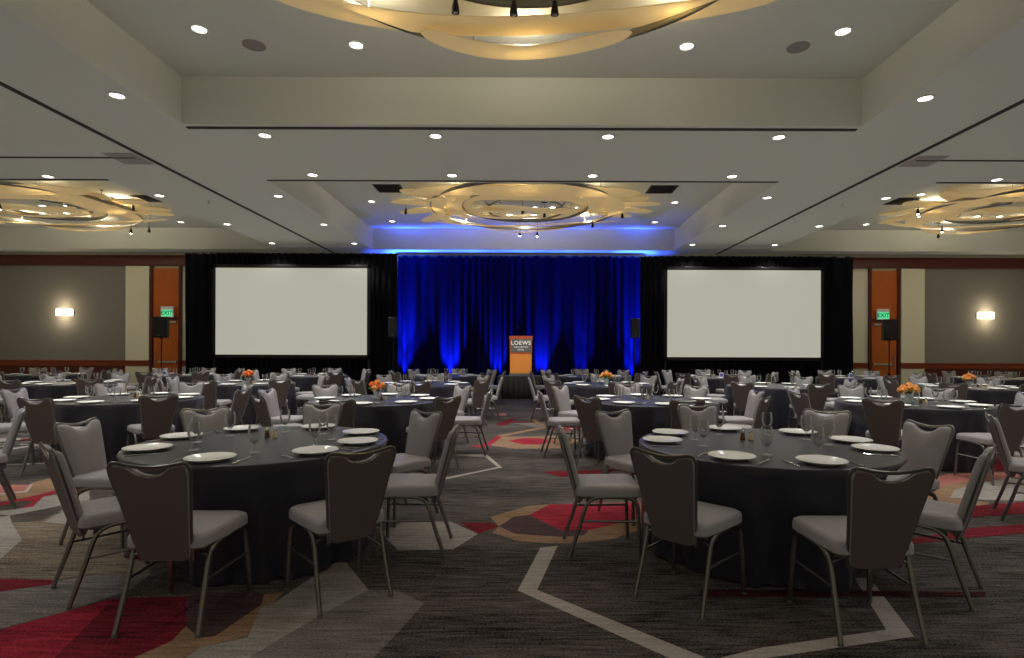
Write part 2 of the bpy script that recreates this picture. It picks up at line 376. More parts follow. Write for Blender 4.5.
# end wall: cream plaster, grey fabric bays, cherry cornice, chair rail, wainscot
wl = MB()
wl.box((0, WY + .1, 2.7), (37, .2, 5.4))
struct(wl.build('wall_back', M['cream'], smooth=False))
for nm_, bx in (('wall_left', ((-18.6, 6, 2.35), (.2, 26.2, 4.7))), ('wall_right', ((18.6, 6, 2.35), (.2, 26.2, 4.7))), ('wall_front', ((0, -7.1, 2.35), (37.4, .2, 4.7)))):
    p = MB(); p.box(*bx); struct(p.build(nm_, M['cream'], smooth=False))
k = 0
for s in (-1, 1):
    p = MB(); p.box((s * 16.0, WY - .015, 2.62), (5.3, .03, 3.3)); struct(p.build('wall_panel', M['greywall'], smooth=False, bevel=.008), 'grey fabric wall bay with a glowing sconce')
    p = MB(); p.box((s * 16.0, WY - .02, .50), (5.3, .04, .78)); p.box((s * 16.0, WY - .03, .06), (5.3, .06, .12))
    k += 1; struct(p.build('trim_%d' % k, M['cherry_dark'], smooth=False, bevel=.006), 'dark cherry wainscot below the chair rail')
    p = MB()
    for xa, xb in ((12.58, 18.5), (9.0, 11.5)):
        cx = s * (xa + xb) / 2
        p.box((cx, WY - .03, .985), (xb - xa, .06, .19)); p.box((cx, WY - .045, 1.06), (xb - xa, .09, .03))
    p.box((s * 12.98, WY - .115, .985), (.80, .03, .19)); p.box((s * 12.98, WY - .12, 1.06), (.82, .05, .03))
    k += 1; struct(p.build('trim_%d' % k, M['cherry'], smooth=False, bevel=.006), 'cherry wood chair rail')
    p = MB(); p.box((s * 13.8, WY - .06, 4.42), (9.4, .12, .32)); p.box((s * 13.8, WY - .08, 4.57), (9.4, .16, .05)); p.box((s * 13.8, WY - .07, 4.27), (9.4, .14, .04))
    k += 1; struct(p.build('trim_%d' % k, M['cherry_dark'], smooth=False, bevel=.006), 'dark cherry cornice under the ceiling')
    # pilaster
    p = MB(); p.box((s * 12.98, WY - .05, 2.12), (.78, .1, 4.24)); k += 1
    struct(p.build('trim_%d' % k, M['cream'], smooth=False, bevel=.006), 'cream pilaster beside the door')
    # door with its panel above
    d = bpy.data.objects.new('door_%d' % (1 if s < 0 else 2), None); C.objects.link(d); d.location = (s * 12.04, WY, 0); struct(d, 'orange wood door with push bar')
    p = MB(); p.box((0, -.03, 1.22), (.82, .06, 2.44)); p.build('leaf', M['doorwood'], d, bevel=.004)
    p = MB(); p.box((0, -.025, 3.36), (.90, .05, 1.62)); p.build('transom_panel', M['doorwood'], d, bevel=.004)
    p = MB(); p.box((-.48, -.05, 2.12), (.08, .1, 4.24)); p.box((.48, -.05, 2.12), (.08, .1, 4.24)); p.box((0, -.045, 2.50), (.9, .09, .10)); p.build('frame', M['cherry_dark'], d, bevel=.004)
    p = MB(); p.box((s * -.08, -.10, 1.03), (.62, .05, .06)); p.box((s * .2, -.07, 1.03), (.05, .06, .10)); p.box((s * -.36, -.07, 1.03), (.05, .06, .10)); p.build('push_bar', M['steel'], d, bevel=.004)
    p = MB(); p.box((s * -.2, -.09, 2.36), (.34, .06, .07)); p.tube([(s * -.05, -.12, 2.40), (s * .15, -.16, 2.42), (s * .25, -.09, 2.44)], .012, 6); p.build('closer', M['steel'], d, bevel=.004)
    p = MB(); p.tube([(s * .33, -.06, .86), (s * .33, -.11, .88), (s * .33, -.11, 1.30), (s * .33, -.06, 1.32)], .014, 6); p.build('pull_handle', M['steel'], d)

# ceiling grooves, airwall tracks, access panels
def trim(lbl, boxes, m):
    global k
    k += 1; p = MB()
    for b in boxes: p.box(*b)
    return struct(p.build('trim_%d' % k, m, smooth=False), lbl)
trim('dark slot in the ceiling beside the near tray', [((-.06, 8.24, CZ - .006), (9.76, .07, .012))], M['groove'])
for cx in (-12.86, -.06, 12.74):
    trim('dark slot in the ceiling beside a far tray', [((cx, 10.80, CZ - .006), (9.76, .05, .012))], M['groove'])
for s in (-1, 1):
    trim('folding-wall track running the length of the ceiling', [((s * 6.4, 6.0, CZ - .006), (.075, 25.9, .012))], M['groove'])
    trim('folding-wall track across the side bay', [((s * 12.5, 9.55, CZ - .005), (11.8, .05, .010))], M['groove'])
    trim('flush access panel at the track crossing', [((s * 6.75, 9.6, CZ - .004), (.5, .55, .008))], mat('access_panel_paint', lin((150, 144, 136)), .8))

# ------------------------------------------------------------------ ceiling fittings
ORD = {1: 'first', 2: 'second', 3: 'third', 4: 'fourth'}
def make_downlight():
    r = thing('downlight', 'x', 'ceiling light')
    p = MB(); p.lathe([(.105, 0), (.105, -.008), (.085, -.014), (.078, -.004), (.078, 0)], 28); p.build('trim_ring', M['trim'], r)
    p = MB(); p.lathe([(.078, -.003), (.05, -.006), (.004, -.007)], 24); p.build('lens', M['lens'], r)
    return r
DL0 = None
spot_data = {}
def spot(x, y, z, power, cone=118, col=(.975, .975, .955)):
    key = (power, cone, col)
    if key not in spot_data:
        L = bpy.data.lights.new('downlight_beam', 'SPOT'); L.energy = power; L.color = col
        L.spot_size = math.radians(cone); L.spot_blend = .7; L.shadow_soft_size = .09; spot_data[key] = L
    o = bpy.data.objects.new('downlight_beam', spot_data[key]); C.objects.link(o); o.location = (x, y, z - .03)
PW = 200
def downlight(x, y, z, label, power=PW, group=None, beam=True):
    global DL0
    x -= .06
    if DL0 is None: DL0 = make_downlight(); o = DL0
    else: o = copy_tree(DL0)
    o.location = (x, y, z - .001); o['label'] = label
    if beam: spot(x, y, z, power)
    return o
XN = {-3.88: 'leftmost', -1.3: 'second from left', 1.3: 'second from right', 3.88: 'rightmost'}
for x, xn in XN.items():
    downlight(x, 8.53, CZ, 'round recessed ceiling light, %s of four beside the near slot' % xn)
    downlight(x, 10.45, CZ, 'round recessed ceiling light, %s of four just before the far tray' % xn)
for s, sn in ((-1, 'left'), (1, 'right')):
    for y, yn in ((7.2, 'nearest'), (11.9, 'second'), (14.6, 'third'), (17.2, 'farthest')):
        downlight(s * 5.15, y, CZ, 'round recessed ceiling light inside the %s wall track, %s of its row' % (sn, yn))
    for y, yn in ((11.9, 'nearest'), (14.6, 'middle'), (17.2, 'farthest')):
        downlight(s * 7.65, y, CZ, 'round recessed ceiling light outside the %s wall track, %s of three' % (sn, yn))
    downlight(s * 8.9, 10.6, CZ, 'round recessed ceiling light before the %s side tray slot' % sn)
    downlight(s * 3.93, 6.9, TZ, 'round recessed light in the near tray, %s outer corner' % sn, 40)
    downlight(s * 2.12, 7.25, TZ, 'round recessed light in the near tray, %s of the chandelier edge' % sn, 40)
    downlight(s * 4.0, 14.9, TZ, 'small recessed light on the %s edge of the far tray, nearer one' % sn, 30)
    downlight(s * 4.0, 17.2, TZ, 'small recessed light on the %s edge of the far tray, farther one' % sn, 30)
    downlight(s * 10.55, 17.4, TZ, 'small recessed light in the %s side tray, near its inner corner' % sn, 30)
for x, y, p_ in [(sx * 5.15, y, PW * .5) for sx in (-1, 1) for y in (4.6, 1.9, -1.2, -4)] + [(sx * 7.65, y, PW * .55) for sx in (-1, 1) for y in (7.2, 4.6, 1.9)] + [(sx * 11.5, y, PW) for sx in (-1, 1) for y in (8.6, 10.6)]:
    spot(x, y, CZ, p_)                        # further lamps of the same rows, above and behind the frame

def disc_fit(name, x, y, z, r, label, cat, m):
    o = thing(name, label, cat, (x, y, z))
    p = MB(); p.lathe([(r, 0), (r, -.006), (r * .94, -.012), (r * .9, -.008)], 28, cap1=False); p.build('rim', M['trim'] if name != 'ceiling_speaker' else m, o)
    p = MB(); p.lathe([(r * .9, -.006), (r * .5, -.012), (.01, -.014)], 28); p.build('grille', m, o)
for s, sn in ((-1, 'left'), (1, 'right')):
    disc_fit('ceiling_speaker', s * 3.5, 7.27, TZ - .001, .14, 'round grey ceiling speaker in the near tray on the %s' % sn, 'speaker', M['grill'])
    for vx, vy, lb in ((3.3, 13.7, 'black square air vent on the %s of the central chandelier' % sn), (9.68, 14.7, 'black air vent beside the %s side chandelier' % sn)):
        o = thing('ceiling_vent', lb, 'vent', (s * vx, vy, TZ))
        p = MB(); p.box((0, 0, -.008), (.66, .66, .016)); p.build('backing', M['vent'], o)
        p = MB()
        for q in range(9): p.box((0, -.26 + q * .065, -.022), (.58, .012, .014))
        p.build('grille', M['vent'], o)
    o = thing('ceiling_sprinkler', 'tiny sprinkler head on the ceiling by the %s wall track' % sn, 'sprinkler', (s * 6.9, 12.3, CZ))
    p = MB(); p.lathe([(.03, 0), (.03, -.012), (.012, -.016)], 12); p.build('escutcheon', M['trim'], o)
    p = MB(); p.tube([(0, 0, -.014), (0, 0, -.05)], .007, 6); p.lathe([(.02, -.05), (.02, -.054)], 10); p.build('deflector', M['steel'], o)

# ------------------------------------------------------------------ chandeliers
def arc_strip(p, R, a0, a1, wd, z, tilt=0.0, wave=0.0, ph=0.0, cx=0.0, cy=0.0, ey=1.0, th=.012, n=26):
    """one bent sheet: an arc in plan with rounded ends"""
    top, bot = [], []
    for i in range(n + 1):
        t = i / n; a = a0 + (a1 - a0) * t
        e = max(.03, 1 - abs(2 * t - 1) ** 5) ** .5
        rowt, rowb = [], []
        for j in range(5):
            q = (j / 4 - .5) * wd * e
            rr = R + q
            zz = z + tilt * q + wave * math.sin(ph + 2 * PI * t) - .25 * q * q
            x, y = cx + rr * math.cos(a), cy + rr * ey * math.sin(a)
            rowt.append((x, y, zz + th / 2)); rowb.append((x, y, zz - th / 2))
        top.append(rowt); bot.append(rowb)
    p.loft([t + b[::-1] for t, b in zip(top, bot)])
def petal(p, x0, y0, ang, ln, wd, z0, z1, th=.012, n=22):
    rings = []
    for i in range(n + 1):
        t = i / n; e = max(.04, 1 - abs(2 * t - 1) ** 2.6) ** .5
        d = t * ln; z = z0 + (z1 - z0) * t
        u = Vector((math.cos(ang), math.sin(ang), 0)); v = Vector((-u.y, u.x, 0)); o = Vector((x0, y0, z)) + u * d
        up = [o + v * (q * wd * e) + Vector((0, 0, .08 * (1 - 4 * q * q) * e + th / 2)) for q in (-.5, -.25, 0, .25, .5)]
        rings.append(up + [k_ - Vector((0, 0, th)) for k_ in up[::-1]])
    p.loft(rings)
def make_chandelier():
    r = thing('chandelier', 'x', 'chandelier', group=None)
    D = math.radians
    for q, s in enumerate((1, -1)):         # long sweeping sheets front and back, a shorter one below each
        m_ = 90 * s
        p = MB(); arc_strip(p, 6.6, D(m_ - 24), D(m_ + 24), .54, -.27, tilt=.18, wave=.035, ph=q, cy=-s * 4.72); p.build('sweep_panel', M['panel'], r)
        p = MB(); arc_strip(p, 2.20, D(m_ - 32), D(m_ + 32), .52, -.38, tilt=.22, wave=.03, ph=q + 1); p.build('shade_panel', M['panel'], r)
    for q, s in enumerate((0, 180)):        # sheets closing the ring at both sides
        for R_, sp, z_ in ((2.32, 36, -.33), (1.86, 44, -.22)):
            p = MB(); arc_strip(p, R_, D(s - sp), D(s + sp), .44, z_, tilt=.25, wave=.06, ph=q * 2 + R_); p.build('shade_panel', M['panel'], r)
    for i, (cx, cy, R, a0, a1, wd, z) in enumerate([
            (0, -1.1, 2.3, 38, 142, .36, -.20), (0, 1.1, 2.3, 218, 322, .36, -.24),
            (-.3, 0, 1.25, 110, 250, .34, -.17), (.3, 0, 1.25, -70, 70, .34, -.21),
            (0, -2.0, 2.2, 52, 128, .32, -.28), (0, 2.0, 2.2, 232, 308, .32, -.30)]):
        p = MB(); arc_strip(p, R, D(a0), D(a1), wd, z, tilt=.1, wave=.05, ph=i * 1.3, cx=cx, cy=cy); p.build('sweep_panel', M['panel'], r)
    for s in (0, PI):                       # wing petals at both sides
        for da, ln, wd, z1 in ((-.62, 1.15, .46, -.32), (-.22, 1.35, .44, -.26), (.2, 1.35, .46, -.22), (.6, 1.2, .44, -.16)):
            b = s + da
            p = MB(); petal(p, 2.05 * math.cos(s + da * .5), 2.05 * math.sin(s + da * .5), b, ln, wd, -.2, z1); p.build('wing_panel', M['panel'], r)
    for R, z in ((1.62, -.20), (2.42, -.25)):
        p = MB(); p.tube([(R * math.cos(2 * PI * i / 64), R * math.sin(2 * PI * i / 64), z) for i in range(64)], .016, 8, closed=True, flat=3.2); p.build('ring_rail', M['rail'], r)
    for s in (-1, 1):
        for oy in (-.45, .45):
            p = MB(); p.tube([(s * (.55 + .45 * math.cos(a)), oy + .9 * math.sin(a), -.19) for a in [D(-80 + 20 * q) for q in range(9)]], .012, 8, flat=2.5); p.build('arc_rail', M['rail'], r)
    for i in range(12):
        a = D(30 * i + 15)
        p = MB(); p.tube([(2.42 * math.cos(a), 2.42 * math.sin(a), -.25), (2.42 * math.cos(a), 2.42 * math.sin(a), 0)], .007, 6); p.lathe([(.03, 0), (.03, -.015)], 10, (2.42 * math.cos(a), 2.42 * math.sin(a), 0)); p.build('hanger', M['rail'], r)
    return r
CHN = {(0, 4.43): 'large amber ring chandelier overhead in the near ceiling tray', (0, 14.57): 'amber ring chandelier in the far central tray above the blue stage',
       (-12.8, 14.57): 'amber ring chandelier in the far tray at the left', (12.8, 14.57): 'amber ring chandelier in the far tray at the right'}
ch0 = None
chl = bpy.data.lights.new('chandelier_lamp', 'POINT'); chl.energy = 16; chl.color = (1, .88, .68); chl.shadow_soft_size = .06
for (x, y), lb in CHN.items():
    if ch0 is None: ch0 = make_chandelier(); o = ch0
    else: o = copy_tree(ch0)
    o.location = (x, y, TZ - .002); o['label'] = lb; o['group'] = 'amber ring chandeliers in the ceiling trays'
    for a in range(8):
        q = bpy.data.objects.new('chandelier_lamp', chl); C.objects.link(q)
        q.location = (x + 2.3 * math.cos(PI / 4 * a), y + 2.3 * math.sin(PI / 4 * a), TZ - .14)
    # recessed lights of the tray seen between the sheets
    if y > 10:
        nm = {0: 'the far central chandelier', -12.8: 'the left chandelier', 12.8: 'the right chandelier'}[x]
        for row, (dy, dxs, rn) in enumerate(((-.5, (-2.9, -1.67, -1.05, -.41, .24, .88, 1.49), 'near'), (.9, (-1.65, -1.0, -.37, .3, .8, 1.5), 'middle'), (1.75, (-1.1, -.4, .3, .95), 'far'))):
            for q, dx in enumerate(dxs):
                X = x + dx
                if abs(X) / (y + dy) * 565 > (524 if X < 0 else 497): continue
                downlight(X, y + dy, TZ, 'bright recessed light inside %s, number %s from left in its %s row' % (nm, ['one', 'two', 'three', 'four', 'five', 'six', 'seven'][q], rn), 7, beam=(q % 3 == 1))
def pendant(x, y, zb, lit, label):
    o = thing('pendant_spotlight', label, 'spotlight', (x, y, TZ), random.uniform(0, 6))
    h = TZ - zb
    p = MB(); p.box((0, 0, -.012), (.16, .05, .022)); p.build('canopy', M['blackmetal'], o, bevel=.004)
    p = MB(); p.tube([(0, 0, -.02), (0, 0, -h + .13)], .006, 6); p.build('rod', M['blackmetal'], o)
    p = MB(); p.lathe([(.012, .15), (.022, .14), (.024, .11), (.03, .10), (.042, .03), (.042, 0), (.036, .012)], 14, (0, 0, -h)); p.build('lamp_head', M['blackmetal'], o)
    p = MB(); p.lathe([(.002, -.012), (.024, -.004), (.034, .014), (.03, .03)], 12, (0, 0, -h)); p.build('bulb', M['bulb'] if lit else M['steel'], o)
for i, (x, dy, z) in enumerate(((-.74, 1.49, 5.0), (-.13, 1.49, 4.98), (.30, 1.52, 5.0))):
    pendant(x, 4.43 + dy, z, False, 'black pendant spotlight on the near chandelier, %s of three' % ('leftmost', 'middle', 'rightmost')[i])
far = [(-.07, 0, 4.98, 0, 'short unlit central one at left'), (.50, .35, 4.98, 0, 'short unlit central one at right'), (-.17, 2.60, 4.93, 1, 'lit low one at left'), (.36, 2.60, 4.92, 1, 'lit low one at right'),
       (1.85, 1.0, 4.86, 0, 'long unlit one right of centre'), (-3.13, .22, 5.02, 0, 'unlit one at the left wings'), (2.6, .60, 5.02, 0, 'unlit one at the right wings')]
for x, dy, z, lit, lb in far:
    pendant(x, 14.57 + dy, z, bool(lit), 'black pendant spotlight of the far central chandelier, ' + lb)
for s, sn in ((-1, 'left'), (1, 'right')):
    for dx, dy, z, lit, lb in (((-.44, -.34, 4.96, 1, 'brilliant lit one'), (1.18, 2.08, 4.86, 1, 'low lit one'), (1.83, 1.9, 4.86, 0, 'low dark middle one'), (2.1, .08, 4.98, 0, 'dark one under the panels'), (2.75, -.1, 5.0, 0, 'dark one nearest the vent')) if s < 0 else
            ((-2.75, -.1, 4.98, 1, 'brilliant lit one nearest the vent'), (-2.60, .08, 4.96, 1, 'lit one under the panels'), (-.95, 1.50, 4.86, 1, 'low lit one'), (-.25, 2.60, 4.92, 0, 'dark low one'))):
        pendant(s * 12.8 + dx, 14.57 + dy, z, bool(lit), 'black pendant spotlight at the %s chandelier, %s' % (sn, lb))

# ------------------------------------------------------------------ wall fittings, stage end
for s, sn in ((-1, 'left'), (1, 'right')):
    o = thing('wall_sconce', 'glowing rectangular wall sconce on the grey bay at the %s' % sn, 'wall lamp', (s * 15.45, WY - .03, 2.68))
    p = MB(); p.box((0, -.01, 0), (.62, .02, .19)); p.build('backplate', M['steel'], o, bevel=.003)
    p = MB()
    p.loft([[(x, y * -.11, z) for x, y in [(.28 * math.cos(a), max(0, math.sin(a))) for a in [PI * q / 12 for q in range(13)]]] for z in (-.105, .105)])
    p.build('lamp_shade', M['sconce'], o, loc=(0, -.02, 0))
    for zz in (-.22, .22):
        L = bpy.data.lights.new('sconce_lamp', 'POINT'); L.energy = 9; L.color = (1, .85, .62); L.shadow_soft_size = .05
        q = bpy.data.objects.new('sconce_lamp', L); C.objects.link(q); q.location = (s * 15.45, WY - .32, 2.68 + zz)
    o = thing('exit_sign', 'green and white EXIT sign over the %s door' % sn, 'exit sign', (s * 11.93, WY - .16, 2.53))
    p = MB(); p.box((0, 0, .17), (.42, .05, .36)); p.box((0, .07, .30), (.1, .1, .05)); p.build('housing', M['trim'], o, bevel=.004)
    p = MB(); p.box((0, -.028, .13), (.36, .006, .22)); p.build('face_panel', M['exitface'], o)
    text_mesh('EXIT', .19, 'lettering', M['exitgreen'], o, (0, -.033, .13))

def curtain(x0, x1, y, z0, z1, name, m, label, pitch, amp, seed):
    rnd = random.Random(seed); p = MB()
    n = int((x1 - x0) / .02); zs = [z0, z0 + .4, z0 + 1.5, z0 + 3, z1 - .12, z1]
    ph = 0.0; phs = []
    for i in range(n + 1):
        phs.append(ph); ph += .02 / pitch * 2 * PI * (1 + .45 * math.sin(i * .031 + seed) + .25 * math.sin(i * .011))
    cols = [[p.bm.verts.new((x0 + (x1 - x0) * i / n + .015 * math.sin(z * 1.3 + phs[i] * .3), y + amp * (math.sin(phs[i]) + .35 * math.sin(phs[i] * .43 + 1.2 * z * .15)) * (1 - .25 * j / 5), z)) for j, z in enumerate(zs)] for i in range(n + 1)]
    for a, b in zip(cols, cols[1:]):
        for j in range(len(zs) - 1): p.face([a[j], b[j], b[j + 1], a[j + 1]])
    o = thing(name, label, 'curtain')
    q = p.build('drape', m, o)
    sm = q.modifiers.new('thickness', 'SOLIDIFY'); sm.thickness = .006
    p = MB(); p.tube([(x0, y, z1 - .03), (x1, y, z1 - .03)], .025, 8); p.build('top_pipe', M['blackmetal'], o)
    p = MB()
    for xx in (x0 + .1, x1 - .1):
        p.tube([(xx, y + .12, .01), (xx, y + .12, z1 - .03)], .02, 8); p.box((xx, y + .14, .006), (.4, .3, .012))
    p.build('uprights_frame', M['blackmetal'], o)
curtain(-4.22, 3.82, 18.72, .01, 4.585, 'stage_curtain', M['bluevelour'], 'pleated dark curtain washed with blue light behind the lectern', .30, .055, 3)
curtain(-10.68, -4.0, 17.75, .01, 4.49, 'stage_curtain', M['velour'], 'tall black curtain surrounding the left projection screen', .24, .04, 5)
curtain(3.62, 10.32, 17.75, .01, 4.44, 'stage_curtain', M['velour'], 'tall black curtain surrounding the right projection screen', .24, .04, 8)

for s, sn, xa, xb, zb, zt in ((-1, 'left', -9.53, -4.87, 1.30, 3.97), (1, 'right', 4.38, 9.10, 1.27, 3.95)):
    cx = (xa + xb) / 2; wd = xb - xa; ht = zt - zb
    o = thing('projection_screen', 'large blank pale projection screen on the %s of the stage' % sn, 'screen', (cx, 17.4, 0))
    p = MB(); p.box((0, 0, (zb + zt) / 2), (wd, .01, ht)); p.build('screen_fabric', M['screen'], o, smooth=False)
    p = MB()
    for z in (zb - .05, zt + .05): p.box((0, .02, z), (wd + .2, .05, .10))
    for x in (-wd / 2 - .05, wd / 2 + .05): p.box((x, .02, (zb + zt) / 2), (.10, .05, ht + .2))
    p.build('frame', M['blackmetal'], o, bevel=.004)
    for x in (-wd / 2 - .05, wd / 2 + .05):
        p = MB(); p.box((x, .03, zb / 2), (.06, .05, zb)); p.box((x, .03, .015), (.08, .5, .03)); p.build('leg', M['blackmetal'], o)

# riser and lectern
o = thing('stage_riser', 'low black-skirted riser under the lectern', 'stage', (-.16, 17.45, 0))
p = MB(); p.box((0, 0, .655), (1.3, .9, .05)); p.build('deck', mat('riser_carpet', lin((60, 60, 64)), .9), o, bevel=.006)
p = MB(); n = 160; ring = []
per = [(-.66, -.46), (.66, -.46), (.66, .46), (-.66, .46)]
for e in range(4):
    a, b = Vector(per[e]), Vector(per[(e + 1) % 4])
    for i in range(40): ring.append(a.lerp(b, i / 40))
p.loft([[(q.x * (1 + fl * .035 * math.sin(i * 1.25)) * (1 + .03 * fl), q.y * (1 + fl * .04 * math.sin(i * 1.25)) * (1 + .04 * fl), z) for i, q in enumerate(ring)] for z, fl in ((.675, 0), (.5, .5), (.25, .9), (.012, 1.2))], False, False)
p.build('skirt', mat('black_skirt_satin', lin((8, 8, 9)), .6), o)
o = thing('lectern', 'maple lectern with grey LOEWS sign on the small riser', 'lectern', (-.125, 17.35, .68))
p = MB(); p.box((0, 0, .04), (.70, .46, .08)); p.build('base', M['signgrey'], o, bevel=.008)
p = MB(); p.box((0, -.02, .58), (.66, .36, 1.0)); p.build('cabinet', M['lecternwood'], o, bevel=.01)
p = MB(); p.box((0, -.21, .70), (.66, .02, .06)); p.box((0, -.21, 1.16), (.68, .03, .08)); p.box((-.325, -.21, .92), (.03, .02, .42)); p.box((.325, -.21, .92), (.03, .02, .42)); p.build('sign_surround', M['lecternred'], o, bevel=.004)
p = MB(); p.loft([[(x, y, 1.08 + .10 * (.26 - y) / .5 + dz) for x, y in ((-.36, -.24), (.36, -.24), (.36, .24), (-.36, .24))] for dz in (0, .04)]); p.build('reading_desk', M['lecternred'], o, bevel=.006)
p = MB(); p.box((0, -.225, .92), (.62, .02, .40)); sg = p.build('sign', M['signgrey'], o, bevel=.004)
text_mesh('LOEWS', .17, 'lettering', M['white'], sg, (0, -.237, 1.00), spacing=1.12)
text_mesh('HOLLYWOOD', .062, 'lettering', M['white'], sg, (0, -.237, .875), spacing=1.1)
text_mesh('HOTEL', .062, 'lettering', M['white'], sg, (0, -.237, .795), spacing=1.1)
p = MB(); p.tube(smooth_path([(.1, .05, 1.18), (.1, .03, 1.3), (.04, -.06, 1.42), (-.08, -.16, 1.47)]), .007, 6); mc = p.build('microphone_stem', M['blackmetal'], o)
p = MB(); p.lathe([(.006, -.03), (.016, -.02), (.018, .02), (.006, .03)], 10); h = p.build('microphone_capsule', M['blackplastic'], mc, loc=(-.09, -.17, 1.475)); h.rotation_euler = (0, PI / 3, 0)

def speaker(x, y, zb, wd, ht, label_s, label_t, rz=0.0):
    o = thing('speaker_stand', label_t, 'stand', (x, y, 0), rz)
    p = MB(); p.tube([(0, 0, .35), (0, 0, zb - .02)], .018, 8); p.build('pole', M['blackmetal'], o)
    p = MB(); p.lathe([(.035, .62), (.04, .64), (.04, .74), (.03, .76)], 12); p.build('collar', M['blackmetal'], o)
    for a in range(3):
        t = 2 * PI * a / 3 + .5; dx, dy = math.cos(t), math.sin(t)
        p = MB(); p.tube([(dx * .03, dy * .03, .72), (dx * .42, dy * .42, .015)], .013, 6); p.tube([(dx * .02, dy * .02, .38), (dx * .22, dy * .22, .37)], .009, 6); lg = p.build('leg', M['blackmetal'], o)
        p = MB(); p.lathe([(.02, .0), (.022, .02), (.015, .04)], 8, (dx * .42, dy * .42, 0)); p.build('rubber_foot', M['blackplastic'], lg)
    p = MB(); p.lathe([(.06, zb - .03), (.06, zb - .012), (.02, zb - .002)], 12); p.build('top_plate', M['blackmetal'], o)
    o = thing('loudspeaker', label_s, 'speaker', (x, y, zb), rz)
    p = MB(); p.loft([[(sx * wd / 2, -.16, z), (-sx * wd / 2, -.16, z), (-sx * wd * .36, .18, z), (sx * wd * .36, .18, z)] for sx in (1,) for z in (0, ht)]); p.build('cabinet', M['blackplastic'], o, bevel=.012)
    p = MB(); p.box((0, -.168, ht / 2), (wd * .9, .012, ht * .92)); p.build('grille', mat('speaker_mesh', lin((30, 30, 31)), .8, var=.4, scale=300), o, bevel=.006)
    p = MB(); p.lathe([(.012, 0), (.012, .004)], 10); q = p.build('badge', M['steel'], o, loc=(0, -.175, ht * .12)); q.rotation_euler = (PI / 2, 0, 0)
speaker(-4.0, 17.2, 1.84, .27, .60, 'small black loudspeaker at the left edge of the blue curtain', 'black tripod stand at the left edge of the blue curtain')
speaker(3.33, 17.2, 1.84, .27, .60, 'small black loudspeaker at the right edge of the blue curtain', 'black tripod stand at the right edge of the blue curtain')
speaker(-11.58, 18.0, 1.82, .44, .66, 'big black loudspeaker in front of the left exit door', 'black tripod stand in front of the left exit door', .2)
speaker(11.60, 18.0, 1.82, .44, .66, 'big black loudspeaker in front of the right exit door', 'black tripod stand in front of the right exit door', -.2)

# blue stage wash: uplights on the floor at the foot of the curtain
BLUE = (.018, .075, 1.0)
def uplight(x, y, pw, tx, ty, cone, blend=.9):
    L = bpy.data.lights.new('blue_uplight', 'SPOT'); L.energy = pw; L.color = BLUE; L.spot_size = math.radians(cone); L.spot_blend = blend; L.shadow_soft_size = .04
    q = bpy.data.objects.new('blue_uplight', L); C.objects.link(q); q.location = (x, y, .2)
    d = Vector((tx, ty, 2.2)).normalized(); q.rotation_euler = (-d).to_track_quat('Z', 'Y').to_euler()
for x, pw, tx in ((-4.0, 9000, .05), (-3.5, 1500, 0), (1.9, 2200, -.02), (3.52, 8000, .03)): uplight(x, 18.34, pw * 1.6, tx, .22, 24)       # tall beams
for x, pw in ((-4.02, 1300), (-2.46, 2600), (-.92, 1500), (.55, 1700), (1.86, 500), (3.5, 1100)): uplight(x, 18.44, pw * 3.0, .03, .30, 40)    # low pools at the hem
for x in (-3.4, -1.2, 1.1, 3.2): uplight(x, 17.85, 300, 0, -.12, 62, 1.0)                                                              # spill over the tray
L = bpy.data.lights.new('lectern_spot', 'SPOT'); L.energy = 900; L.color = (1, .9, .72); L.spot_size = math.radians(22); L.spot_blend = .5; L.shadow_soft_size = .04
q = bpy.data.objects.new('lectern_spot', L); C.objects.link(q); q.location = (.30, 11.2, 4.62)
d = Vector((-.125, 17.2, 1.4)) - Vector(q.location); q.rotation_euler = (-d).to_track_quat('Z', 'Y').to_euler()

